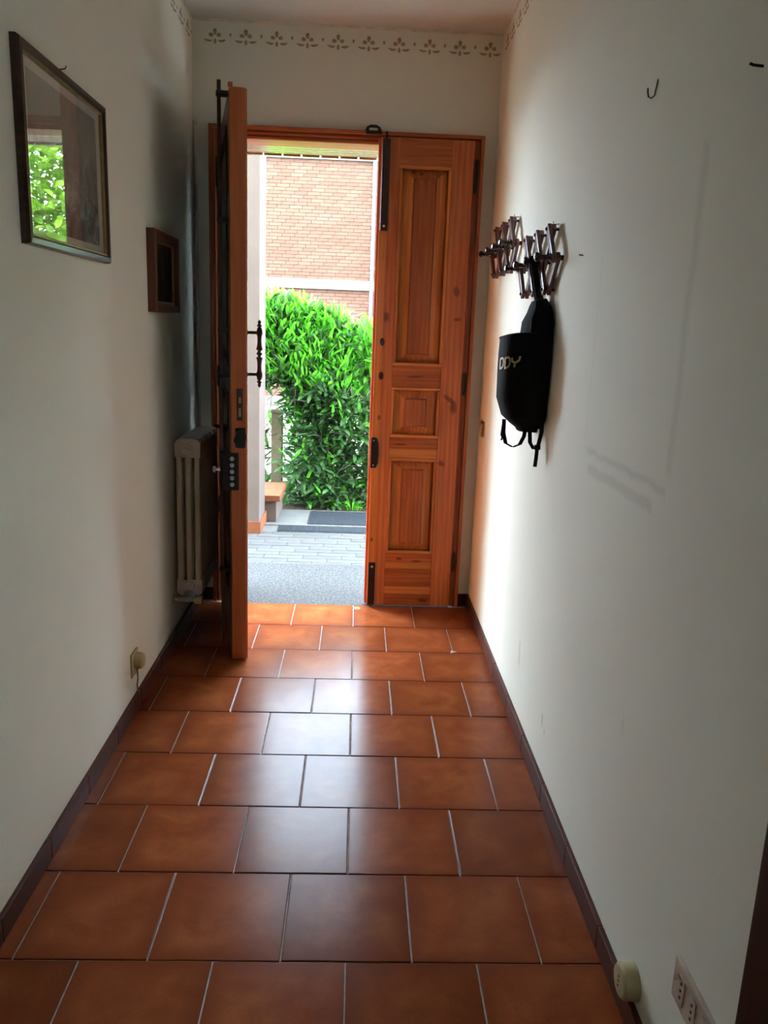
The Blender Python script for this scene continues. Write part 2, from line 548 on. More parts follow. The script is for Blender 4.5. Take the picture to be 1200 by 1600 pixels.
# ---- panelled leaves (local: x across from hinge or free edge, front face at y = 0, thickness towards +y)
def panel(root, x0, x1, z0, z1, mat_p, mat_f, mm, inset, fy=0.0, pale=None):
    d = .026
    # recessed bevel ring and raised field
    xi0, xi1, zi0, zi1 = x0 + inset, x1 - inset, z0 + inset * .82, z1 - inset * .82
    m_ = .013
    for q in (((x0 + m_, z0 + m_), (x1 - m_, z0 + m_), (xi1, zi0), (xi0, zi0)), ((x0 + m_, z1 - m_), (xi0, zi1), (xi1, zi1), (x1 - m_, z1 - m_)),
              ((x0 + m_, z0 + m_), (xi0, zi0), (xi0, zi1), (x0 + m_, z1 - m_)), ((x1 - m_, z0 + m_), (x1 - m_, z1 - m_), (xi1, zi1), (xi1, zi0))):
        outer = {(x0 + m_, z0 + m_), (x1 - m_, z0 + m_), (x1 - m_, z1 - m_), (x0 + m_, z1 - m_)}
        vs = [(p[0], fy + (d if p in outer else .004), p[1]) for p in q] + [(p[0], fy + .036, p[1]) for p in q]
        n = 4
        b = B().add(vs, [(0, 1, 2, 3), (7, 6, 5, 4)] + [(i, i + 4, (i + 1) % 4 + 4, (i + 1) % 4) for i in range(4)])
        b.build('panel_bevel', pale if pale and q[1] == (xi0, zi0) else mat_p, root)  # left bevel gets paler wood: relief shading put into the colour
    B().box(xi0 + .002, xi1 - .002, fy - .004, fy + .036, zi0 + .002, zi1 - .002).build('panel_field', mat_f, root, .004, 2)
    for a0, a1, b0, b1, m2 in ((x0, x1, z0, z0 + m_, 'x'), (x0, x1, z1 - m_, z1, 'x'), (x0, x0 + m_, z0 + m_, z1 - m_, 'z'), (x1 - m_, x1, z0 + m_, z1 - m_, 'z')):
        B().box(a0, a1, fy - .007, fy + .02, b0, b1).build('panel_moulding', mm[m2], root, .0045, 2)

def leaf(root, w, h, px0, px1, th, mz, mx, mxl, mxd, mp, mf, mm, inset=.066, z00=.010, pale=None):
    Z = [(.293, .786), (.892, 1.138), (1.243, 2.153)]
    if pale:
        B().box(0, .036, 0, th, z00, h).build('stile_strip', pale, root, .0012)
        B().box(.036, px0, 0, th, z00, h).build('stile', mz, root, .0012)
    else:
        B().box(0, px0, 0, th, z00, h).build('stile', mz, root, .002)
    B().box(px1, w, 0, th, z00, h).build('stile', mz, root, .002)
    # rails glued up from darker and paler strips
    def rail(z0, z1, strips):
        a = z0
        for i, (fr_, mt) in enumerate(strips):
            b2 = a + (z1 - z0) * fr_
            B().box(px0 + .0004, px1 - .0004, .0005 if i % 2 else 0, th, a, b2).build('rail_strip', mt, root, .0012)
            a = b2
    rail(z00, .293, ((.22, mxd), (.14, mxl), (.34, mxd), (.13, mxl), (.17, mxd)))
    rail(.786, .892, ((.45, mxl), (.55, mxd)))
    rail(1.138, 1.243, ((1.0, mxd),))
    rail(2.153, h, ((1.0, mx),))
    for z0, z1 in Z:
        panel(root, px0, px1, z0, z1, mp, mf, mm, inset, pale=pale)
        B().box(px0 + .002, px1 - .002, .036, th - .004, z0, z1).build('backing', mz, root)

# right, fixed leaf
d1 = struct(empty('door_1', (.077, 3.962, 0)))
leaf(d1, .430, 2.272, .088, .328, .05, M['pine_z'], M['pine_x'], M['pine_xl'], M['pine_xd'], M['pine_panel'], M['pine_field'], {'x': M['pine_xl'], 'z': M['pine_zp']}, pale=M['pine_zp'])  # pale panel mouldings hold their edge highlights as wood colour
d1['label'] = 'narrow closed right leaf of the varnished pine front door'
# astragal lip on the meeting edge, with lock strike and bolts
B().box(-.014, .010, .022, .062, .010, 2.272).build('rebate_strip', M['frame_z'], d1, .003)
def surface_bolt(z0, z1, up):
    p = B().box(.004, .040 if up else .039, -.013, -.0005, z0, z1).build('surface_bolt', M['iron_br'] if up else M['iron'], d1, .003, 2)
    zz = z0 + .02 if up else z1 - .02
    B().lathe((.022, -.012, zz), (0, -1, 0), [(0, .006), (.004, .0055), (.006, .003)], 12).build('bolt_stud', M['steel'], p, smooth=True)
    B().cyl((.022, -.009, z1 - .005 if up else z0 + .004), (.022, -.009, z1 + .03 if up else z0 - .008), .005).build('bolt_rod', M['iron'], p, smooth=True)
surface_bolt(1.862, 2.262, True)
surface_bolt(.012, .24, False)
sp_ = B().prism([(-.004, .733), (.024, .735), (.033, .76), (.036, .81), (.033, .86), (.024, .885), (-.004, .887)], -.012, -.0005, 'y').build('lock_strike', M['iron'], d1, .002)
for z in (.748, .872):
    B().lathe((.010, -.012, z), (0, -1, 0), [(0, .004), (.002, .003)], 10).build('screw', M['steel'], sp_)
for z, rx, rz in ((1.352, .0115, .019), (1.190, .0115, .019)):
    pts = [(.034 + rx * cos(2 * pi * k / 16), z + rz * sin(2 * pi * k / 16)) for k in range(16)]
    B().prism(pts, -.004, -.0005, 'y').build('bolt_hole_cover', M['iron_br'], d1, .001)
for z0, z1 in ((2.045, 2.185), (1.115, 1.215), (.212, .302)):
    hg = B().cyl((.441, -.010, z0), (.441, -.010, z1), .0085, 14).build('hinge', M['iron'], d1, smooth=True)
    for z in (z0 - .006, z1):
        B().lathe((.441, -.010, z), (0, 0, 1), [(0, .005), (.003, .0075), (.006, .005)], 12).build('hinge_finial', M['iron'], hg, smooth=True)

# left leaf, standing open
TH = .067
ang = -rad(77.9)
d2 = struct(empty('door_2', (-.6715, 3.9980, 0), ang))
d2['label'] = 'wide left leaf of the front door standing open'
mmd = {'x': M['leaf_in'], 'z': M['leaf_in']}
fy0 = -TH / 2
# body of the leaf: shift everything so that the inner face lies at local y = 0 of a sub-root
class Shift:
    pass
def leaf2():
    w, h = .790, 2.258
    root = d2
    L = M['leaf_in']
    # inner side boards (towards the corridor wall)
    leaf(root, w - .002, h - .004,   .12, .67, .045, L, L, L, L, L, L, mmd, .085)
    # outer half in pine: edge that faces the camera and the outside face
    B().box(0, w, .045, TH, .010, h).build('outer_board', M['pine_z'], root, .002)
    B().box(w - .002, w + .005, .001, TH - .004, .010, h + .002).build('edge_strip', M['frame_z'], root, .003)
    B().box(w - .012, w + .005, -.003, .014, h + .002, h + .017).build('rebate_lip', M['frame_z'], root, .002)
    for z0, z1 in ((.293, .786), (.892, 1.138), (1.243, 2.1)):
        B().box(.14, .65, TH, TH + .012, z0, z1).build('outer_panel', M['pine_panel'], root, .008, 2)
    # vertical locking rod on the inner face
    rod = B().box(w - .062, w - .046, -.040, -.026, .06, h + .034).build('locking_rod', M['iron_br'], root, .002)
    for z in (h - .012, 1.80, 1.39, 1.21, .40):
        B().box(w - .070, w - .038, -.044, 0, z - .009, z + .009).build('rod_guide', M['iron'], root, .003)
    # lock case with round bolts
    case = B().box(w - .17, w + .004, -.040, .0, .752, .903).build('lock_case', M['iron'], root, .004, 2)
    B().box(w + .0045, w + .009, -.036, .032, .750, .905).build('lock_end_plate', M['iron'], root, .002)
    for k in range(5):
        z = .775 + k * .0265
        B().lathe((w + .007, .004, z), (1, 0, 0), [(0, .0085), (.012, .0085), (.015, .006)], 14).build('lock_bolt', M['steel'], case, smooth=True)
    kn = B().lathe((w - .065, -.039, .825), (0, -1, 0), [(0, .010), (.010, .007), (.018, .007), (.02, .014), (.028, .014), (.031, .009)], 7).build('thumb_knob', M['steel'], root)
    # mortise lock plate in the edge, latch and key slot
    mp = B().box(w + .0045, w + .008, .024, .048, 1.035, 1.162).build('mortise_plate', M['iron_br'], root, .002)
    B().box(w + .0075, w + .010, .031, .041, 1.105, 1.128).build('latch_slot', M['brass'], mp, .001)
    B().box(w + .0075, w + .010, .031, .041, 1.050, 1.085).build('bolt_slot', M['brass'], mp, .001)
    lt = B().box(w + .0045, w + .012, .018, .060, .925, 1.005)
    lt.prism([(.010, .955), (.024, .925), (.056, .925), (.063, .975), (.052, 1.0), (.022, .99)], w + .010, w + .026, 'x')
    lt.build('latch_tongue', M['iron'], root, .003)
    # inner lever handle
    B().tube([(w - .085, -.002, 1.0), (w - .085, -.042, 1.0), (w - .10, -.052, 1.0), (w - .19, -.052, .995)], .008, 10).build('lever_handle', M['iron_br'], root, smooth=True)
    # turned pull handle on the outside face
    hx, hy = w - .05, TH + .052
    prof = [(0, .002), (.005, .006), (.010, .008), (.014, .005), (.020, .009), (.024, .012), (.028, .006), (.034, .009), (.046, .0125), (.058, .012), (.066, .009), (.088, .008),
            (.108, .010), (.118, .0135), (.121, .013), (.124, .007), (.128, .007), (.133, .012), (.138, .012), (.143, .007), (.147, .007), (.150, .013), (.153, .0135), (.163, .010),
            (.183, .008), (.203, .009), (.211, .012), (.222, .0125), (.234, .009), (.240, .006), (.244, .012), (.248, .009), (.253, .005), (.257, .008), (.262, .006), (.267, .002)]
    hd = B().lathe((hx, hy, 1.164), (0, 0, 1), prof, 16).build('pull_handle', M['iron_br'], root, smooth=True)
    for z in (1.164 + .052, 1.164 + .217):
        B().lathe((hx, TH - .001, z), (0, 1, 0), [(0, .014), (.004, .014), (.007, .0065), (.05, .0065)], 12).build('handle_arm', M['iron_br'], hd, smooth=True)
    # hinges on the corner
    for z0, z1 in ((2.03, 2.16), (1.11, 1.21), (.475, .56)):
        hg = B().cyl((-.006, -.008, z0), (-.006, -.008, z1), .009, 14).build('hinge', M['iron'], root, smooth=True)
        B().box(-.004, .05, -.004, .0, z0 + .005, z1 - .005).build('hinge_flap', M['iron'], hg, .001)
leaf2()

# keeper over the frame head that takes the bolt
kp = empty('bolt_keeper', (.037, YW - .036, FZ - .012))
tag(kp, 'black iron bolt keeper on top of the front door frame', 'bolt keeper')
B().box(-.034, .040, -.006, 0, -.004, .012).build('plate', M['iron'], kp, .002)
B().tube([(-.024, -.008, .004), (-.026, -.012, .022), (-.012, -.012, .028), (.012, -.012, .028), (.026, -.012, .022), (.024, -.008, .004)], .007, 8).build('loop', M['iron'], kp, smooth=True)
for x0 in (-.036, .022): B().box(x0, x0 + .014, -.013, .0, .004, .020).build('lug', M['iron'], kp, .003)

# floor socket for the lower bolt
fs = B()
fs.lathe((0, 0, 0), (0, 0, 1), [(0, .016), (.0025, .015), (.003, .010), (.0012, .008)], 18)
fs = fs.build('floor_bolt_socket', M['brass'], None, smooth=True)
fs.location = (.028, 3.925, 0)
tag(fs, 'small round metal bolt socket let into the floor at the threshold', 'bolt socket')
B().lathe((0, 0, .0005), (0, 0, 1), [(0, .0085), (.0012, .0085)], 14).build('hole', M['dark_hole'], fs)

# ---- boards lining the door reveal overhead
rv = struct(empty('trim_2', (0, 4.13, 2.244)))
gm = wood('varnished_reveal_board', (.16, .07, .022), (.24, .115, .036), (.30, .15, .05), 'x', .2, .5, False)
for k in range(4):
    B().box(OX0 - .02, OX1 + .02, k * .046, k * .046 + .0445, 0, .016).build('board', gm, rv, .002)
cb = B()
x = OX0 - .02
while x < OX1:
    x2 = min(x + .0865, OX1 + .02)
    cb.box(x, x2, .188, .206, -.006, .016)
    cb.box(x2, x2 + .0085, .188, .206, .004, .016)
    x = x2 + .0085
cb.build('notched_strip', gm, rv)

# ------------------------------------------------------------------ things in the corridor
# large framed engraving on the left wall: local x = away from wall, y along the wall
def frame4(root, w, h, fw, prof, mats, name='frame_side'):
    """mitred sides; prof = list of (inset, height) across the frame"""
    c = [(0, 0), (w, 0), (w, h), (0, h)]
    for k in range(4):
        vs = []
        for ins, d in prof:
            q = [(ins, ins), (w - ins, ins), (w - ins, h - ins), (ins, h - ins)]
            a, b = q[k], q[(k + 1) % 4]
            vs += [(d, a[0], a[1]), (d, b[0], b[1])]
        n = len(prof)
        for ins, d in (prof[-1], prof[0]):
            q = [(ins, ins), (w - ins, ins), (w - ins, h - ins), (ins, h - ins)]
            a, b = q[k], q[(k + 1) % 4]
            vs += [(0, a[0], a[1]), (0, b[0], b[1])]
        fs = [(2 * i, 2 * i + 1, 2 * i + 3, 2 * i + 2) for i in range(n + 1)]
        fs.append((2 * n + 2, 2 * n + 3, 1, 0))
        fs.append(tuple(2 * i for i in range(n + 2))); fs.append(tuple(2 * i + 1 for i in range(n + 1, -1, -1)))
        B().add(vs, fs).build(name, mats[k % len(mats)], root)

pic = empty('framed_picture', (XL, 1.985, 1.580))
tag(pic, 'large grey engraving in a dark wooden frame with gilt slip, glass mirroring foliage', 'picture')
pw, ph = .628, .446
fmat = wood('dark_walnut_frame', (.018, .008, .006), (.05, .02, .013), (.09, .04, .025), 'y', .3, .4, False)
frame4(pic, pw, ph, .03, [(0, .014), (.004, .021), (.016, .022), (.022, .016)], [fmat])
frame4(pic, pw - .044, ph - .044, .01, [(0, .0155), (.003, .0165), (.006, .011)], [M['brass']], 'gilt_slip')
for o in list(pic.children):
    if o.name.startswith('gilt_slip'): o.location = (0, .022, .022)
B().box(.002, .006, .022, pw - .022, .022, ph - .022).build('mount', plain('white_mount', (.62, .58, .50), .9, var=.04), pic)
def engraving():
    t = NT('grey_engraving').set(.9)
    v = t.coord('Object')
    a = t.noise(v, 9, 8, .7, 1.2); b = t.noise(t.coord('Object', (1, 3, 1)), 35, 6, .75, 2)
    sp = t.n('ShaderNodeSeparateXYZ'); t.l(v, sp.inputs[0])
    sky = t.ramp(t.math('ADD', sp.outputs['Z'], t.math('MULTIPLY', a, .22)), [(.24, (0, 0, 0)), (.40, (1, 1, 1))])
    g = t.ramp(t.math('ADD', t.math('MULTIPLY', a, .55), t.math('MULTIPLY', b, .45)), [(.42, (.06, .057, .052)), (.52, (.19, .18, .165)), (.62, (.5, .48, .44))])
    t.color(t.mix(t.math('MULTIPLY', sky, .85), g, (.36, .335, .28)))
    return t.m
B().box(.006, .0072, .066, pw - .066, .046, ph - .050).build('print', engraving(), pic)
B().box(.0100, .0112, .023, pw - .023, .023, ph - .023).build('glass', M['glass'], pic)
nl = B().tube([(0, 0, 0), (.018, 0, .003), (.021, 0, .010)], .0015, 6).build('picture_nail', M['iron'], None)
nl.location = (XL, 2.285, 2.034)
tag(nl, 'thin bent nail above the large framed picture', 'nail')

# small framed picture
sp2 = empty('small_framed_picture', (XL, 3.118, 1.445))
tag(sp2, 'small dark picture in a deep red-brown wooden frame beside the door', 'picture')
fm2 = wood('red_brown_frame', (.06, .016, .008), (.13, .038, .018), (.18, .06, .028), 'z', .35, .3, False)
frame4(sp2, .40, .30, .05, [(0, .030), (.003, .034), (.022, .034), (.034, .016)], [fm2])
frame4(sp2, .332, .232, .01, [(0, .017), (.004, .018), (.008, .012)], [M['brass']], 'gilt_slip')
for o in list(sp2.children):
    if o.name.startswith('gilt_slip'): o.location = (0, .034, .034)
def dark_print():
    t = NT('dark_print').set(.6)
    a = t.noise(t.coord('Object'), 22, 6, .7, 1)
    t.color(t.ramp(a, [(.35, (.012, .01, .008)), (.55, (.05, .04, .025)), (.75, (.16, .12, .07))]))
    return t.m
B().box(.003, .010, .034, .366, .034, .266).build('print', dark_print(), sp2)
B().box(.012, .013, .036, .364, .036, .264).build('glass', M['glass'], sp2)

# radiator
rd = empty('column_radiator', (-.726, 3.44, 0))
tag(rd, 'cream cast-iron column radiator behind the open door leaf', 'radiator')
def rad_section():
    b = B()
    th = .046
    z0, z1 = .215, .925
    hw = .056
    # three rounded columns
    for cx in (-.0395, 0, .0395):
        b.prism([(cx + .0145 * math.copysign(abs(cos(a)) ** .6, cos(a)), th / 2 + .0215 * math.copysign(abs(sin(a)) ** .6, sin(a))) for a in [2 * pi * k / 12 for k in range(12)]], z0 + .05, z1 - .07, 'z')
    # upper and lower headers, arched
    top = [(-hw, z1 - .085), (hw, z1 - .085), (hw, z1 - .022), (hw - .012, z1 - .006), (hw - .03, z1), (-hw + .03, z1), (-hw + .012, z1 - .006), (-hw, z1 - .022)]
    b.prism(top, .002, th - .002, 'y')
    bot = [(-hw, z0 + .012), (-hw + .02, z0), (-.026, z0 + .004), (-.018, z0 + .022), (0, z0 + .03), (.018, z0 + .022), (.026, z0 + .004), (hw - .02, z0), (hw, z0 + .012), (hw, z0 + .075), (-hw, z0 + .075)]
    b.prism(bot, .002, th - .002, 'y')
    for z in (z1 - .045, z0 + .048):
        b.cyl((0, -.003, z), (0, th + .003, z), .022, 16)
    return b.mesh('section', M['rad'], .004, 2, True)
sec = rad_section()
for k in range(9):
    inst(sec, 'section', rd, (0, k * .05, 0))
pl = B().lathe((0, -.003, .88), (0, -1, 0), [(0, .026), (.004, .026), (.006, .020), (.010, .019), (.012, .010), (.018, .009), (.019, .006)], 18).build('end_plug', M['rad'], rd, smooth=True)
B().lathe((0, -.021, .88), (0, -1, 0), [(0, .005), (.003, .005)], 10).build('air_screw', M['steel'], pl)
vl = B().lathe((.028, -.026, .207), (1, 0, 0), [(0, .016), (.004, .019), (.032, .019), (.035, .014)], 16).build('valve_cap', M['beige'], rd, smooth=True)
B().lathe((-.045, -.026, .207), (1, 0, 0), [(0, .011), (.03, .013), (.05, .013), (.055, .010), (.075, .010)], 14).build('valve_body', plain('valve_grey', (.30, .27, .22), .4, .3), rd, smooth=True)
B().cyl((-.0670, -.026, .207), (-.03, -.026, .207), .008).build('feed_pipe', M['rad'], rd, smooth=True)
B().lathe((-.0670, -.026, .207), (1, 0, 0), [(0, .024), (.003, .024), (.006, .012)], 16).build('pipe_rosette', M['rad'], rd, smooth=True)
for z in (.30, .80): B().box(-.0670, -.048, .20, .22, z, z + .02).build('wall_bracket', M['rad'], rd)

# white rod up the corner, standing in for a strip of leaked light
cp = B().cyl((0, 0, 0), (0, 0, 1.42), .006, 12).build('light_leak_rod', plain('light_leak_white', (.7, .68, .62), .4), None, smooth=True)
cp.location = (XL + .012, YW - .012, .905)
tag(cp, 'thin white rod standing in for leaked light in the left corner beside the door frame', 'pipe')
for z in (.002, .5, 1.0, 1.4):
    B().box(-.012, .007, -.003, .012, z - .006, z + .006).build('leak_rod_clip', M['rad'], cp, .001)

# telephone socket with plug and cord on the left wall
ts = empty('telephone_socket', (XL, 2.765, .188))
tag(ts, 'ivory wall socket with a round plug and cord on the left wall', 'socket')
B().box(0, .007, -.042, .042, -.045, .045).build('plate', M['beige'], ts, .003, 2)
B().lathe((.006, .006, .006), (1, 0, 0), [(0, .030), (.012, .031), (.026, .029), (.032, .022), (.034, .010)], 20).build('plug', M['beige'], ts, smooth=True)
B().tube([(.014, .0, -.026), (.016, -.004, -.06), (.012, -.002, -.085), (.010, .010, -.11), (.012, .018, -.126)], .003, 8).build('cord', plain('grey_cord', (.16, .13, .09), .6), ts, smooth=True)

# round socket on the right skirting, near
rs = empty('round_adapter_socket', (XR, 1.398, .106))
tag(rs, 'round ivory socket adapter sticking out low on the right wall', 'socket')
B().lathe((0, 0, 0), (-1, 0, 0), [(0, .040), (.004, .039), (.028, .037), (.031, .034)], 26).build('body', M['beige'], rs, smooth=True)
B().lathe((-.0305, 0, 0), (-1, 0, 0), [(0, .033), (.003, .032), (.004, .027)], 26).build('face', M['beige'], rs, smooth=True)
for k in range(3):
    B().cyl((-.034, 0, -.011 + .011 * k), (-.0352, 0, -.011 + .011 * k), .0028, 10).build('pin_hole', M['dark_hole'], rs)

# double outlet plate
op = empty('outlet_plate', (XR, 1.142, .292))
tag(op, 'rectangular ivory double outlet plate at the lower right', 'outlet')
B().box(-.010, 0, -.075, .075, -.041, .041).build('plate', M['ivory'], op, .003, 2)
for yy in (.036, -.010, -.052):
    i_ = B().box(-.012, -.0095, yy - .012, yy + .012, -.026, .026).build('insert', M['ivory'], op, .001)
    for z in (-.014, 0, .014):
        B().cyl((-.0118, yy, z), (-.0128, yy, z), .0028, 10).build('pin_hole', M['dark_hole'], i_)
B().lathe((-.0098, .064, 0), (-1, 0, 0), [(0, .0035), (.0012, .003)], 10).build('screw', M['brass'], op)

# switch by the door
sw = empty('light_switch', (XR, 3.875, .958))
tag(sw, 'small brass-edged light switch on the right wall beside the door', 'switch')
B().box(-.010, 0, -.040, .040, -.038, .038).build('plate', M['brass'], sw, .003, 2)
B().box(-.0125, -.0095, -.026, .026, -.026, .026).build('insert', plain('cream_insert', (.42, .36, .22), .4), sw, .001)
B().box(-.016, -.012, -.010, .010, -.020, .020).build('rocker', M['beige'], sw, .002)

# peg racks
def peg_rack(y_near, zc, label):
    root = empty('peg_rack', (XR, y_near, zc - .105))
    tag(root, label, 'peg rack', 'expanding wooden peg racks')
    s, hh, zz = .172, .092, .105
    def slat(y0, z0, y1, z1, layer):
        d = Vector((0, y1 - y0, z1 - z0)); L = d.length; d.normalize()
        p = Vector((0, -d.z, d.y)) * .0135
        e = d * .011
        x0 = -.010 - layer * .0145; x1 = x0 - .0135
        a, b = Vector((0, y0, z0)) - e, Vector((0, y1, z1)) + e
        pts = [((q + sg * p).y, (q + sg * p).z) for q, sg in ((a, -1), (b, -1), (b, 1), (a, 1))]
        B().prism(pts, x0, x1, 'x').build('slat', M['rack'], root, .0025, 2)
    Mx = [k * s for k in range(4)]
    for k in range(3):
        pass
    # long slats cross at the inner pivots, short ones close the ends
    for k in (1, 2):
        slat(Mx[k] - s / 2, zz + hh, Mx[k] + s / 2, zz - hh, 0)
        slat(Mx[k] - s / 2, zz - hh, Mx[k] + s / 2, zz + hh, 1)
    slat(Mx[0], zz, s / 2, zz + hh, 1); slat(Mx[0], zz, s / 2, zz - hh, 0)
    slat(Mx[3], zz, Mx[3] - s / 2, zz + hh, 0); slat(Mx[3], zz, Mx[3] - s / 2, zz - hh, 1)
    for k in range(4):
        B().lathe((-.0, Mx[k], zz), (-1, 0, 0), [(0, .008), (.034, .008), (.037, .0125), (.042, .0125), (.045, .0085), (.068, .0075), (.074, .012), (.081, .0145), (.088, .012), (.091, .005)], 14).build('peg', M['pegs'], root, smooth=True)
    for k in range(3):
        for sg in (1, -1):
            B().lathe((0, s / 2 + k * s, zz + sg * hh), (-1, 0, 0), [(0, .005), (.039, .005), (.041, .006), (.043, .004)], 10).build('pivot_stud', M['pegs'], root, smooth=True)
    B().tube([(0, s / 2, zz + hh + .016), (-.018, s / 2, zz + hh + .014), (-.020, s / 2, zz + hh + .024)], .0015, 6).build('nail', M['iron'], root)
    return root
peg_rack(3.235, 1.757, 'dark red wooden accordion peg rack nearest the door, empty')
peg_rack(2.545, 1.648, 'dark wooden accordion peg rack with the black backpack hanging on it')

# backpack
bp = empty('backpack', (.545, 2.70, 1.085))
tag(bp, 'black nylon backpack with gold lettering hanging from the wall rack', 'backpack')
XB = XR - .545 - .004            # back plane in local x
def sec_pt(z, phi, e, key):
    """plan section at height z (local). phi 0 = near end at the wall, pi = far end"""
    def lerp(tab):
        for (z0, v0), (z1, v1) in zip(tab, tab[1:]):
            if z <= z1:
                u = (z - z0) / (z1 - z0); u = max(0, min(1, u)); u = u * u * (3 - 2 * u)
                return v0 + (v1 - v0) * u
        return tab[-1][1]
    a = lerp(key['a']); d = lerp(key['d']); s = lerp(key['s'])
    y = -a * math.copysign(abs(cos(phi)) ** e, cos(phi)) + lerp(key['o'])
    x = XB - s - d * abs(sin(phi)) ** e
    return Vector((x, y, z + (key.get('tilt', 0) * cos(phi) * z)))
def shell(key, zs, e, name, mat, n=26):
    b = B(); vs, fs = [], []
    for z in zs:
        ring = [sec_pt(z, pi * k / n, e, key) for k in range(n + 1)]
        vs += ring
    N = n + 1
    for i in range(len(zs) - 1):
        for k in range(N):
            fs.append((i * N + k, i * N + (k + 1) % N, (i + 1) * N + (k + 1) % N, (i + 1) * N + k))
    fs.append(tuple(range(N))); fs.append(tuple((len(zs) - 1) * N + k for k in range(N)))
    return b.add(vs, fs).build(name, mat, bp, smooth=True)
KB = {'a': [(.028, .085), (.075, .120), (.25, .125), (.36, .11), (.42, .075), (.445, .03)], 'd': [(.028, .05), (.075, .085), (.25, .088), (.37, .075), (.43, .05), (.445, .02)],
      's': [(0, .02), (.05, .0), (.40, .0), (.445, .012)], 'o': [(0, 0), (.445, -.02)]}
shell(KB, [.028, .035, .05, .07, .10, .15, .2, .25, .3, .34, .37, .40, .42, .435, .445], .7, 'main_compartment', M['fabric'])
KP = {'a': [(.012, .06), (.06, .105), (.2, .118), (.318, .120)], 'd': [(.012, .055), (.06, .108), (.12, .129), (.25, .131), (.318, .129)], 's': [(0, .012), (.318, .012)], 'o': [(.012, 0), (.318, 0)], 'tilt': .05}
shell(KP, [.012, .02, .035, .06, .09, .12, .17, .22, .27, .305, .314, .318], .62, 'front_pocket', M['fabric'])
# zip edges
b = B().tube([sec_pt(.318, pi * k / 24, .62, KP) + Vector((0, 0, .001)) for k in range(1, 24)], .003, 6)
b.build('pocket_zip', M['strap'], bp, smooth=True)
b = B().tube([sec_pt(z, rad(52), .7, KB) + Vector((-.001, 0, 0)) for z in (.32, .34, .36, .38, .40, .42, .435)], .003, 6)
b.build('main_zip', M['strap'], bp, smooth=True)
B().ribbon([sec_pt(z, rad(50), .7, KB) + Vector((-.006, -.004, 0)) for z in (.375, .35, .325)], (.5, .8, 0), .007, (-.8, .5, 0), .002).build('zip_puller', M['steel'], bp)
# lettering laid on the pocket
def strip(b, pts, wdt, s0, z0, sx, sz):
    """stroke through letter-space points, laid on the pocket surface"""
    n = len(pts)
    L = []
    for i, p in enumerate(pts):
        q0 = pts[max(i - 1, 0)]; q1 = pts[min(i + 1, n - 1)]
        dx, dz = q1[0] - q0[0], q1[1] - q0[1]
        l = math.hypot(dx, dz) or 1
        L.append(((p[0] - dz / l * wdt, p[1] + dx / l * wdt), (p[0] + dz / l * wdt, p[1] - dx / l * wdt)))
    def mp_(q):
        s = s0 - q[0] * sx                      # radians along the pocket, right = nearer the camera
        z = z0 + q[1] * sz + q[0] * .004
        p = sec_pt(z, s, .62, KP)
        n_ = (p - Vector((XB, 0, z))); n_.z = 0; n_.normalize()
        return p + n_ * .0016
    vs = []
    for a, c in L: vs += [mp_(a), mp_(c)]
    b.add(vs, [(2 * i, 2 * i + 1, 2 * i + 3, 2 * i + 2) for i in range(n - 1)])
def dense(pts, n=5):
    out = []
    for p, q in zip(pts, pts[1:]):
        out += [(p[0] + (q[0] - p[0]) * k / n, p[1] + (q[1] - p[1]) * k / n) for k in range(n)]
    return out + [pts[-1]]
Dp = dense([(0, 0), (.55, 0), (.8, .12), (.92, .5), (.8, .88), (.55, 1), (0, 1)], 4)
LS, LZ, PX, PZ = rad(88), .216, rad(18.5), .031
for k, (name, strokes) in enumerate((('letter_d', [Dp, dense([(.09, 1), (.09, 0)], 4)]), ('letter_d', [Dp, dense([(.09, 1), (.09, 0)], 4)]), ('letter_y', [dense([(.0, 1), (.1, .6), (.45, .45)], 4), dense([(.95, 1), (.85, .6), (.4, .4), (.4, 0)], 4)]))):
    b = B()
    for st in strokes: strip(b, st, .105, LS - k * PX * 1.12, LZ, PX, PZ)
    b.build(name, M['letter'], bp)
# carrying loop up to the peg, hanging straps
pegy = 2.545 + .172 - 2.70
zt = 1.648 + .018 - 1.085
xp = XR - .055 - .545
for sgn in (-1, 1):
    B().ribbon([(.040, -.02 + sgn * .016, .425), (.034, pegy + sgn * .012 - .012, .47), (xp + .004, pegy + sgn * .013, zt - .05), (xp, pegy + sgn * .012, zt - .014), (xp, pegy + sgn * .007, zt - .003), (xp, pegy, zt)], (1, 0, 0), .024, (0, 1, 0), .004).build('hanging_loop', M['strap'], bp)
B().ribbon([(.02, -.05, .06), (.012, -.062, .0), (.0, -.06, -.028), (-.02, -.045, -.04), (-.042, -.03, -.03), (-.05, -.02, .005), (-.05, -.015, .05)], (.9, -.35, 0), .013, (.35, .9, 0), .003).build('shoulder_strap', M['strap'], bp)
B().ribbon([(.058, -.10, .10), (.058, -.11, .02), (.050, -.115, -.02), (.036, -.115, -.035), (.024, -.105, -.015), (.022, -.09, .04)], (.9, -.4, 0), .013, (.4, .9, 0), .003).build('shoulder_strap', M['strap'], bp)
B().ribbon([(.046, -.118, -.03), (.045, -.12, -.06), (.043, -.12, -.092)], (.9, -.4, 0), .012, (.4, .9, 0), .003).build('strap_end', M['strap'], bp)
B().tube([(-.055, -.02, .03), (-.058, -.024, -.002), (-.054, -.026, -.012), (-.058, -.03, -.02)], .003, 6).build('cord_end', M['strap'], bp)
B().box(.036, .056, -.124, -.114, -.036, -.020).build('buckle', M['strap'], bp, .002)

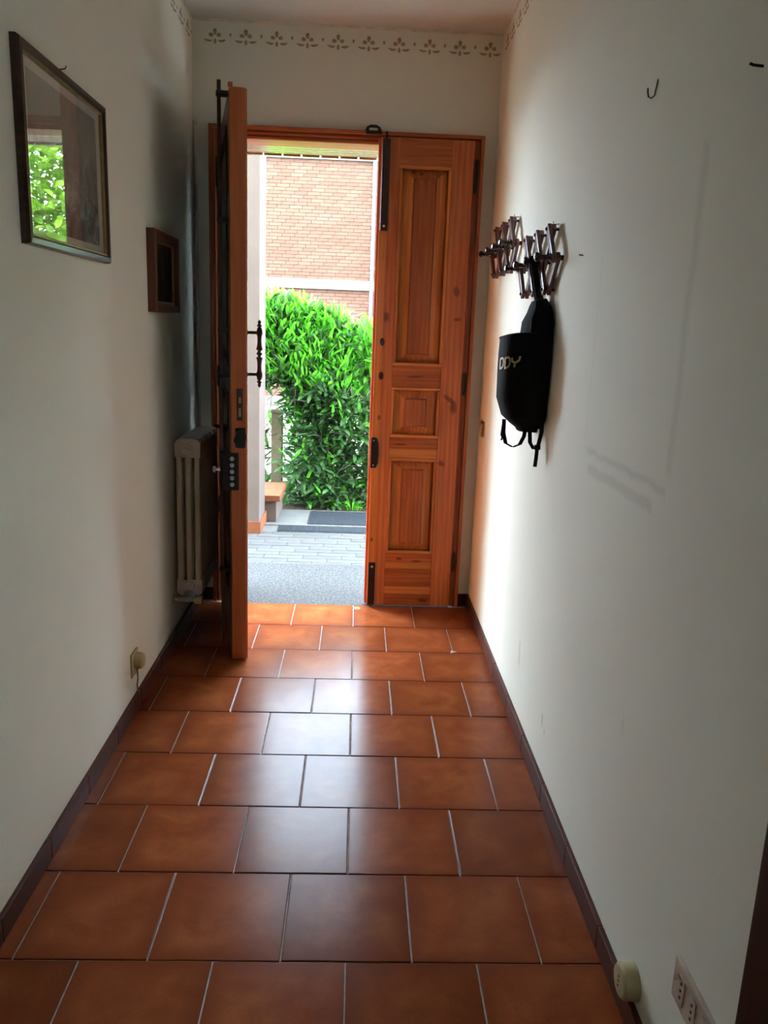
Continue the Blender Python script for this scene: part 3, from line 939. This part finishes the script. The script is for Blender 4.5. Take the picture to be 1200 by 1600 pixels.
# hooks and nails in the right wall
hk = B().tube([(0, 0, .028), (-.004, 0, .0), (-.006, .0, -.014), (-.014, 0, -.022), (-.023, 0, -.018), (-.026, 0, -.006), (-.027, 0, .004)], .0022, 8).build('wall_hook', plain('bronze_hook', (.10, .07, .03), .4, .5), None, smooth=True)
hk.scale = (.75, .75, .75); hk.location = (XR, 1.84, 1.932); tag(hk, 'small bent bronze hook high on the bare right wall', 'hook')
n2 = B().tube([(0, 0, 0), (-.016, 0, .001), (-.022, 0, .003)], .0022, 6).build('wall_nail', M['iron'], None, smooth=True)
n2.location = (XR, 1.353, 1.838); tag(n2, 'dark nail at the top right edge of the right wall', 'nail')
n3 = B().tube([(0, 0, 0), (-.008, 0, .001), (-.011, 0, .002)], .0018, 6).build('wall_nail', M['iron'], None, smooth=True)
n3.location = (XR, 2.318, 1.636); tag(n3, 'tiny nail beside the peg rack with the backpack', 'nail')

# scrap on the floor by the right skirting
sc2 = B().add([(0, 0, .001), (.018, .004, .004), (.030, .012, .001), (.016, .018, .002), (.004, .014, .006), (.010, .009, .009)], [(0, 1, 5), (1, 2, 5), (2, 3, 5), (3, 4, 5), (4, 0, 5), (0, 4, 3, 2, 1)]).build('paper_scrap', plain('white_scrap', (.6, .56, .5), .8), None)
sc2.location = (.452, 3.365, 0); tag(sc2, 'tiny crumpled white scrap on the tiles by the right skirting', 'scrap')

# side doorway beside the camera
tr3 = struct(empty('trim_3', (XR, 0, 0)))
for y0, y1 in ((NY1, NY1 + .10), (NY0 - .09, NY0)):
    B().box(-.022, .0, y0, y1, 0, NZ + .09).build('casing', M['dark_wood'], tr3, .004, 2)
B().box(-.022, .0, NY0, NY1, NZ, NZ + .09).build('casing', M['dark_wood'], tr3, .004, 2)
B().box(0, .25, NY1 - .03, NY1, 0, NZ).box(0, .25, NY0, NY0 + .03, 0, NZ).box(0, .25, NY0 + .03, NY1 - .03, NZ - .03, NZ).build('jamb', M['dark_wood'], tr3, .002)
d3 = struct(empty('door_3', (XR + .08, NY0 + .03, 0)))
w3 = NY1 - NY0 - .06
B().box(0, .04, .002, w3 - .002, .008, NZ - .034).build('slab', M['dark_wood'], d3, .003)
for z0, z1 in ((.25, .95), (1.1, 1.9)):
    B().box(-.010, 0, .12, w3 - .12, z0, z1).build('panel', M['dark_wood'], d3, .006, 2)
B().tube([(0, w3 - .06, 1.0), (-.045, w3 - .06, 1.0), (-.05, w3 - .08, 1.0), (-.05, w3 - .17, 1.0)], .008, 10).build('door_handle', M['brass'], d3, smooth=True)

# ------------------------------------------------------------------ outside
PZ0 = -.012
granite = NT('speckled_granite').set(.6, 0, .05)
gv = granite.coord('Position')
gn = granite.ramp(granite.noise(gv, 90, 3, .8), [(.40, (.018, .017, .016)), (.5, (.039, .036, .034)), (.62, (.064, .059, .056))])
granite.color(gn)
gs = struct(B().box(OX0, OX1, Y0 + .001, YO, -.0034, PZ0 + .010).box(-1.3, 1.3, YO, 4.70, -.1, PZ0 + .010).build('floor_threshold', granite.m))
pf = struct(B().box(-1.6, 1.6, 4.70, 5.50, -.2, PZ0 - .003).build('floor_porch', plain('porch_joint', (0.035, 0.034, 0.033), .9, spec=0.05)))
kt = [plain('clinker_strip_a', (.053, .048, .045), .55, var=.12, scale=14, spec=0.05), plain('clinker_strip_b', (.047, .043, .041), .55, var=.12, scale=14, spec=0.05)]
rows, rh, rl = 11, .0727, .245
kmesh = [B().box(-rl / 2 + .002, rl / 2 - .002, -rh / 2 + .002, rh / 2 - .002, -.01, 0).mesh('clinker_tile', k_, .0015) for k_ in kt]
for r in range(rows):
    yy = 4.70 + rh * (r + .5)
    x = -1.6 + ((r * .37) % 1) * rl
    while x < 1.5:
        inst(kmesh[random.random() < .4], 'clinker_tile', pf, (x, yy, PZ0 + random.uniform(-.001, .001)))
        x += rl
# landing beyond the porch, with edge
ld = struct(B().box(-1.6, 2.2, 5.50, 6.22, -.2, PZ0 - .004).build('floor_landing', plain('pale_concrete', (0.08, 0.074, 0.068), .8, var=.1, scale=9, spec=0.05)))
B().box(-1.6, 2.2, 5.693, 5.708, PZ0 - .003, PZ0 + .006).build('edge_strip', plain('white_edge', (0.12, 0.11, 0.1), .7, spec=0.05), ld, .002)

def rubber_mat(name, x0, x1, y0, y1, label, pitch):
    root = empty(name, (x0, y0, PZ0 - .004))
    tag(root, label, 'mat', 'ribbed rubber mats outside')
    mm_ = plain('blue_grey_rubber', (0.021, 0.023, 0.026), .6, var=.2, scale=30, spec=0.05)
    B().box(0, x1 - x0, 0, y1 - y0, .0, .006).build('base', mm_, root, .002)
    b = B()
    x = .012
    while x < x1 - x0 - .012:
        b.box(x, x + pitch * .55, .01, y1 - y0 - .01, .005, .011); x += pitch
    r_ = b.build('ribs', mm_, root); r_['kind'] = 'stuff'
    return root
rubber_mat('doormat', -.545, 1.1, 5.515, 5.685, 'narrow grey ribbed rubber mat strip at the porch edge', .016)
rubber_mat('doormat', -.345, 1.1, 5.725, 6.175, 'wide blue-grey ribbed rubber mat in front of the hedge', .014)

# white porch column with terracotta skirting
cmn = empty('porch_column', (-.86, 5.62, PZ0))
tag(cmn, 'white plastered porch column with terracotta skirting outside the door', 'column')
B().box(-.2, .2, -.17, .17, 0, 2.9).build('shaft', M['white_plaster'], cmn, .006, 2)
tc = plain('terracotta', (0.13, 0.042, 0.02), .6, var=.15, scale=20, spec=0.05)
for x0, x1, y0, y1 in ((-.212, .212, -.182, -.170), (.2, .212, -.170, .182), (-.212, -.2, -.170, .182), (-.2, .2, .170, .182)):
    B().box(x0, x1, y0, y1, 0, .082).build('skirting_tile', tc, cmn, .002)
beam = struct(B().box(-3.5, 3.5, 5.45, 5.79, 2.888, 3.0).build('trim_4', M['white_plaster']))

# low garden wall with terracotta coping
lwall = empty('low_wall', (-.82, 5.80, PZ0 - .004))
tag(lwall, 'low white garden wall with terracotta coping beside the porch column', 'wall')
B().box(-.22, .245, .0, .48, 0, .158).build('body', M['white_plaster'], lwall, .004)
for k in range(2):
    B().box(-.24, .272, -.02 + k * .26, .237 + k * .26, .158, .203).build('coping_tile', tc, lwall, .004, 2)
pil = empty('garden_post', (-.66, 6.66, 0))
tag(pil, 'pale cream masonry post among leaves behind the low wall', 'post')
B().box(-.045, .045, -.045, .045, 0, .70).build('shaft', plain('cream_render', (0.12, 0.092, 0.058), .8, spec=0.05), pil, .004)
B().box(-.052, .052, -.052, .052, .70, .725).build('cap', plain('cream_cap', (0.12, 0.095, 0.065), .8, spec=0.05), pil, .004)

# ground
soil = struct(B().box(-6, 8, 6.22, 7.9, -.25, -.03).build('ground_bed', plain('brown_soil', (0.04, 0.025, 0.017), .95, var=.5, scale=25, bump=.6, spec=0.05)))
grd = struct(B().box(-14, 16, 7.9, 30, -.3, -.06).build('ground_yard', plain('pale_paving', (0.055, 0.045, 0.037), .9, var=.1, scale=2, spec=0.05)))
grd2 = struct(B().box(-14, -1.6, 4.37, 6.22, -.3, -.05).box(2.2, 16, 4.37, 6.22, -.3, -.05).box(-14, -6, 6.22, 7.9, -.3, -.05).box(8, 16, 6.22, 7.9, -.3, -.05).build('ground_garden', plain('garden_ground', (0.06, 0.06, 0.04), .9, var=.2, scale=3, spec=0.05)))
grd3 = struct(B().box(-14, 16, -14, YR - .3, -.3, -.05).build('ground_rear', plain('rear_ground', (.25, .24, .2), .9)))

# foliage
def leaf_mesh(name, mat, L=.12, W=.042, droop=.18, fold=.25, n=5):
    vs, fs = [], []
    for i in range(n + 1):
        u = i / n
        w = W / 2 * (sin(pi * min(1, u * .93 + .05)) ** .75) if i < n else 0.0006
        y = L * u; z = -droop * L * u * u
        vs += [(-w, y, z + fold * w), (0, y, z), (w, y, z + fold * w)]
    for i in range(n):
        a = i * 3
        fs += [(a, a + 1, a + 4, a + 3), (a + 1, a + 2, a + 5, a + 4)]
    b = B().add(vs, fs)
    me = bpy.data.meshes.new(name)
    me.from_pydata(b.v, [], b.f)
    for p in me.polygons: p.use_smooth = True
    me.materials.append(mat)
    return me, vs, fs
def leaf_mat(name, lo, mid, hi, trans=.35):
    t = NT(name).set(.4, 0, .13)
    p = t.coord('Position')
    ri = t.n('ShaderNodeObjectInfo').outputs['Random']
    a = t.noise(p, 11, 3)
    f = t.math('ADD', t.math('MULTIPLY', a, .75), t.math('MULTIPLY', ri, .25))
    c = t.ramp(f, [(.3, lo), (.5, mid), (.72, hi)])
    t.color(c)
    tl = t.n('ShaderNodeBsdfTranslucent')
    t.l(t.mix(1.0, c, (.85, 1.1, .5), 'MULTIPLY'), tl.inputs['Color'])
    mx = t.n('ShaderNodeMixShader'); mx.inputs[0].default_value = trans
    t.l(t.b.outputs[0], mx.inputs[1]); t.l(tl.outputs[0], mx.inputs[2])
    t.l(mx.outputs[0], t.out.inputs['Surface'])
    return t.m
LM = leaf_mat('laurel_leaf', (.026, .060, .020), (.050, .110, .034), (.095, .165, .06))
LM_LIT = leaf_mat('sunlit_pale_leaf', (.06, .26, .018), (.105, .40, .03), (.18, .50, .05), .45)  # pale leaf colour that also carries the sunlight on the hedge top
TM = leaf_mat('tree_leaf', (.11, .22, .018), (.24, .36, .034), (.42, .46, .07), .45)
bark = plain('grey_brown_bark', (.05, .038, .027), .9, var=.3, scale=30)

def orient(out, jitter=.5):
    """matrix whose +Y runs along a leaf that points outward and up"""
    d = Vector(out) + Vector((random.gauss(0, jitter), random.gauss(0, jitter), random.gauss(0, jitter)))
    d.normalize()
    up = Vector((random.gauss(0, .35), random.gauss(0, .35) - .25, 1))
    x = d.cross(up).normalized(); z = x.cross(d)
    return Matrix((x, d, z)).transposed()

def shrub(name, label, x0, x1, yf, yb, top, n_obj, n_stuff, seed, group='laurel shrubs beyond the porch', density=None):
    random.seed(seed)
    root = empty(name, ((x0 + x1) / 2, (yf + yb) / 2, -.03))
    tag(root, label, 'shrub', group)
    cx, cy = root.location.x, root.location.y
    me, lv, lf = leaf_mesh('leaf', LM, .115, .032)
    me2, lv2, lf2 = leaf_mesh('leaf', LM_LIT, .115, .027, .08, .3)
    def spot(front):
        while True:
            x = random.uniform(x0, x1)
            t = top(x)
            z = t * (random.random() ** .85)
            if front: y = yf + abs(random.gauss(0, .07)) + .05 * sin(x * 9 + z * 7)
            else: y = random.uniform(yf + .03, yb)
            if density and random.random() > density(x, y, z): continue
            return x, y, z, t
    # stems
    for k in range(max(4, int((x1 - x0) / .13))):
        sx = random.uniform(max(x0 + .05, -.54) if density else x0 + .05, x1 - .05); sy = random.uniform(yf + .18, yb - .15)
        tz = top(sx) * random.uniform(.75, .95)
        pts = [Vector((sx + random.gauss(0, .03) * i - cx, sy + random.gauss(0, .03) * i - cy, tz * i / 6)) for i in range(7)]
        B().tube(pts, .014, 6, .004).build('stem', bark, root, smooth=True)
    tw = B()
    for k in range(int(260 * (x1 - x0))):
        x, y, z, t = spot(False)
        z *= .8
        d = Vector((random.gauss(0, .5), random.gauss(-.5, .5), random.uniform(-.2, .9))).normalized() * random.uniform(.12, .35)
        p = Vector((x - cx, y - cy, z))
        tw.tube([p, p + d * .5 + Vector((0, 0, random.gauss(0, .02))), p + d], .0035, 5, .0015)
    o = tw.build('twigs', bark, root); o['kind'] = 'stuff'
    # single leaves that show
    for k in range(n_obj):
        x, y, z, t = spot(True)
        hi = z > t * .62  # upper leaves mostly take the colour with sunlight painted in
        out = Vector(((x - (x0 + x1) / 2) * .4, -.75, .55 + (.5 if hi else -.25)))
        M3 = orient(out, .45)
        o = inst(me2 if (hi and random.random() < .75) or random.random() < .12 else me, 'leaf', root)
        s = random.uniform(.75, 1.2)
        o.matrix_local = Matrix.Translation((x - cx, y - cy, z)) @ M3.to_4x4() @ Matrix.Diagonal((s, s, s, 1))
    # the rest of the foliage
    for nm, mlv, mlf, mat, cond in (('foliage', lv, lf, LM, 0), ('sunlit_foliage', lv2, lf2, LM_LIT, 1)):
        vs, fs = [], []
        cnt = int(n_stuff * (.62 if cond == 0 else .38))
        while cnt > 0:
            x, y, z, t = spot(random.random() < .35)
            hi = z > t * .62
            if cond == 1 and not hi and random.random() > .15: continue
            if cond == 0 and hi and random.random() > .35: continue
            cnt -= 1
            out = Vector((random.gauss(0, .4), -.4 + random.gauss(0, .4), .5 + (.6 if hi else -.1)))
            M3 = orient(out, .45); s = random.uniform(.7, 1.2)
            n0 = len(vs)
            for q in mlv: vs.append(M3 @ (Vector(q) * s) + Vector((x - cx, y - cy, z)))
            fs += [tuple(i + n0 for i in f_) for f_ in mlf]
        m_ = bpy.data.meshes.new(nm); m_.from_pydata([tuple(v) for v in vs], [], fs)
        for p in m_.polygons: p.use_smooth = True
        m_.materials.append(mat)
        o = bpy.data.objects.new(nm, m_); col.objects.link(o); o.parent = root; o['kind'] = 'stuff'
    return root
def dens(x, y, z):
    d = 1.0
    if z < .95 and x > -.25: d = .75
    if z < .75 and x < -.35: d = .6
    if z < .30: d = max(d, .9)
    if x < -.585 and z < .95: d = 0
    elif x < -.52 and .1 < z < .8: d = .3
    return d
shrub('laurel_shrub', 'tall bushy green laurel shrub filling most of the doorway view', -1.25, -.08, 6.36, 7.15, lambda x: 1.60 + .06 * sin(x * 7) - .28 * max(0, (x + .3) / .25) ** 2 * .25, 290, 8000, 5, density=dens)
shrub('laurel_shrub', 'shorter green laurel shrub seen right beside the narrow door leaf', -.10, .95, 6.40, 7.15, lambda x: 1.40 + .05 * sin(x * 9 + 1), 220, 6000, 6, density=dens)
# small leafy plant on the low wall
shrub('leafy_plant', 'small pale leafy plant growing behind the low wall and column', -1.15, -.70, 6.60, 6.80, lambda x: .72, 40, 200, 7, group='small garden plants')
# ground cover tuft at the right foot of the hedge
tf = empty('grass_tuft', (-.02, 6.33, -.03))
tag(tf, 'small pale green tuft at the foot of the shorter shrub', 'tuft')
random.seed(3)
for k in range(46):
    a = random.uniform(0, 2 * pi); l = random.uniform(.05, .10); r = random.uniform(.01, .07)
    p = Vector((r * cos(a), r * sin(a) * .6, 0))
    d = Vector((cos(a) * .6, sin(a) * .6, 1)).normalized() * l
    B().ribbon([p, p + d * .6, p + d + Vector((cos(a), sin(a), -.3)) * .015], (-sin(a), cos(a), 0), .005, (cos(a), sin(a), 0), .0008).build('blade', LM_LIT, tf)

# tree to the right, seen mirrored in the picture glass
def tree(loc, r, zc, nleaf, label, seed):
    random.seed(seed)
    root = empty('garden_tree', loc)
    tag(root, label, 'tree')
    B().tube([(0, 0, -.06), (.03, 0, zc * .4), (-.02, .04, zc * .75), (0, 0, zc)], .11, 10, .05).build('trunk', bark, root, smooth=True)
    for k in range(9):
        a = k * 2.4; z0 = zc * random.uniform(.5, .95)
        d = Vector((cos(a), sin(a), random.uniform(.1, .6))).normalized() * r * random.uniform(.6, .85)
        B().tube([(0, 0, z0), Vector((0, 0, z0)) + d * .5 + Vector((0, 0, .08)), Vector((0, 0, z0)) + d], .04, 6, .012).build('branch', bark, root, smooth=True)
    me, lv, lf = leaf_mesh('tree_leaf_blade', TM, .11, .085, .2, .2, 3)
    vs, fs = [], []
    for k in range(nleaf):
        while True:
            p = Vector((random.uniform(-1, 1), random.uniform(-1, 1), random.uniform(-1, 1)))
            if .35 < p.length < 1: break
        p = Vector((p.x * r, p.y * r, zc + p.z * r * .95))
        M3 = orient((random.gauss(0, .6), random.gauss(0, .6), -.1), .3); s = random.uniform(.7, 1.3)
        n0 = len(vs)
        for q in lv: vs.append(M3 @ (Vector(q) * s) + p)
        fs += [tuple(i + n0 for i in f_) for f_ in lf]
    m_ = bpy.data.meshes.new('foliage'); m_.from_pydata([tuple(v) for v in vs], [], fs)
    m_.materials.append(TM)
    o = bpy.data.objects.new('foliage', m_); col.objects.link(o); o.parent = root; o['kind'] = 'stuff'
tree((3.3, 11.6, -.06), 1.95, 3.1, 15000, 'sunlit green tree right of the door, mirrored in the picture glass', 9)

# ---- brick building across the yard
BY = 17.0
bld = empty('brick_building', (-.8, BY, -.06))
tag(bld, 'pale orange brick building with white concrete bands across the yard', 'building')
mortar = plain('mortar', (0.03, 0.018, 0.012), .9, var=.1, spec=0.05)
B().box(-4.4, 5.0, .012, .4, 0, 4.66).build('wall', mortar, bld)
band = plain('white_concrete_band', (0.12, 0.1, 0.085), .8, var=.05, scale=3, spec=0.05)
B().box(-4.42, 5.02, -.05, .1, 2.195, 2.385).build('band', band, bld, .006)
B().box(-4.42, 5.02, -.06, .4, 4.66, 5.05).build('band', band, bld, .006)
bmats = [plain('brick_%s' % n, c, .85, var=.12, scale=3, spec=.04) for n, c in (('a', (.063, .0325, .0215)), ('b', (.060, .030, .0198)), ('c', (.066, .0352, .0235)), ('d', (.058, .0280, .0182)))]
bl_, bh_ = .255, .0665
bms = [B().box(-bl_ / 2 + .004, bl_ / 2 - .004, 0, .05, .0035, bh_ - .0035).mesh('brick', mt) for mt in bmats]
rest = {k: B() for k in range(4)}
random.seed(21)
cand = []
for z0, z1 in ((.0, 2.195), (2.385, 4.66)):
    nrow = int((z1 - z0) / bh_); hgt = (z1 - z0) / nrow
    for r in range(nrow):
        z = z0 + r * hgt
        x = -4.4 - bl_ + (r % 3) * bl_ / 3 + random.uniform(-.02, .02)
        while x < 5.0:
            a, b_ = max(x, -4.4), min(x + bl_, 5.0)
            if b_ - a > .03: cand.append((a, b_, z, random.choice((0, 0, 1, 1, 2, 3))))
            x += bl_
# the bricks in the doorway view stay single pieces; the rest is joined
vis = [c for c in cand if c[1] - c[0] > bl_ - .001 and -1.15 < c[0] < .75 and c[2] > 1.95]
vis.sort(key=lambda c: (c[0] + .1) ** 2 + (c[2] - 3.2) ** 2)
vset = set(vis[:300])
for c in cand:
    if c in vset:
        inst(bms[c[3]], 'brick', bld, ((c[0] + c[1]) / 2, random.uniform(-.003, .003), c[2]))
    else:
        j = random.uniform(-.003, .003)
        rest[c[3]].box(c[0] + .004, c[1] - .004, j, .05, c[2] + .0035, c[2] + bh_ - .0035)
for k in range(4):
    o = rest[k].build('brickwork', bmats[k], bld); o['kind'] = 'stuff'
# grey downpipe
dp = empty('downpipe', (.212, BY - .12, -.06))
tag(dp, 'grey metal downpipe on the brick building near the door leaf edge', 'downpipe')
gm2 = plain('grey_blue_metal', (0.027, 0.0315, 0.036), .5, .2)
B().cyl((0, 0, 0), (0, 0, 4.7), .042, 16).build('pipe', gm2, dp, smooth=True)
for z in (1.2, 2.6, 4.0):
    B().lathe((0, 0, z), (0, 0, 1), [(0, .043), (.002, .052), (.05, .052), (.052, .043)], 16).build('collar', gm2, dp, smooth=True)
    B().box(-.008, .008, .0, .075, z + .018, z + .032).build('bracket', gm2, dp)
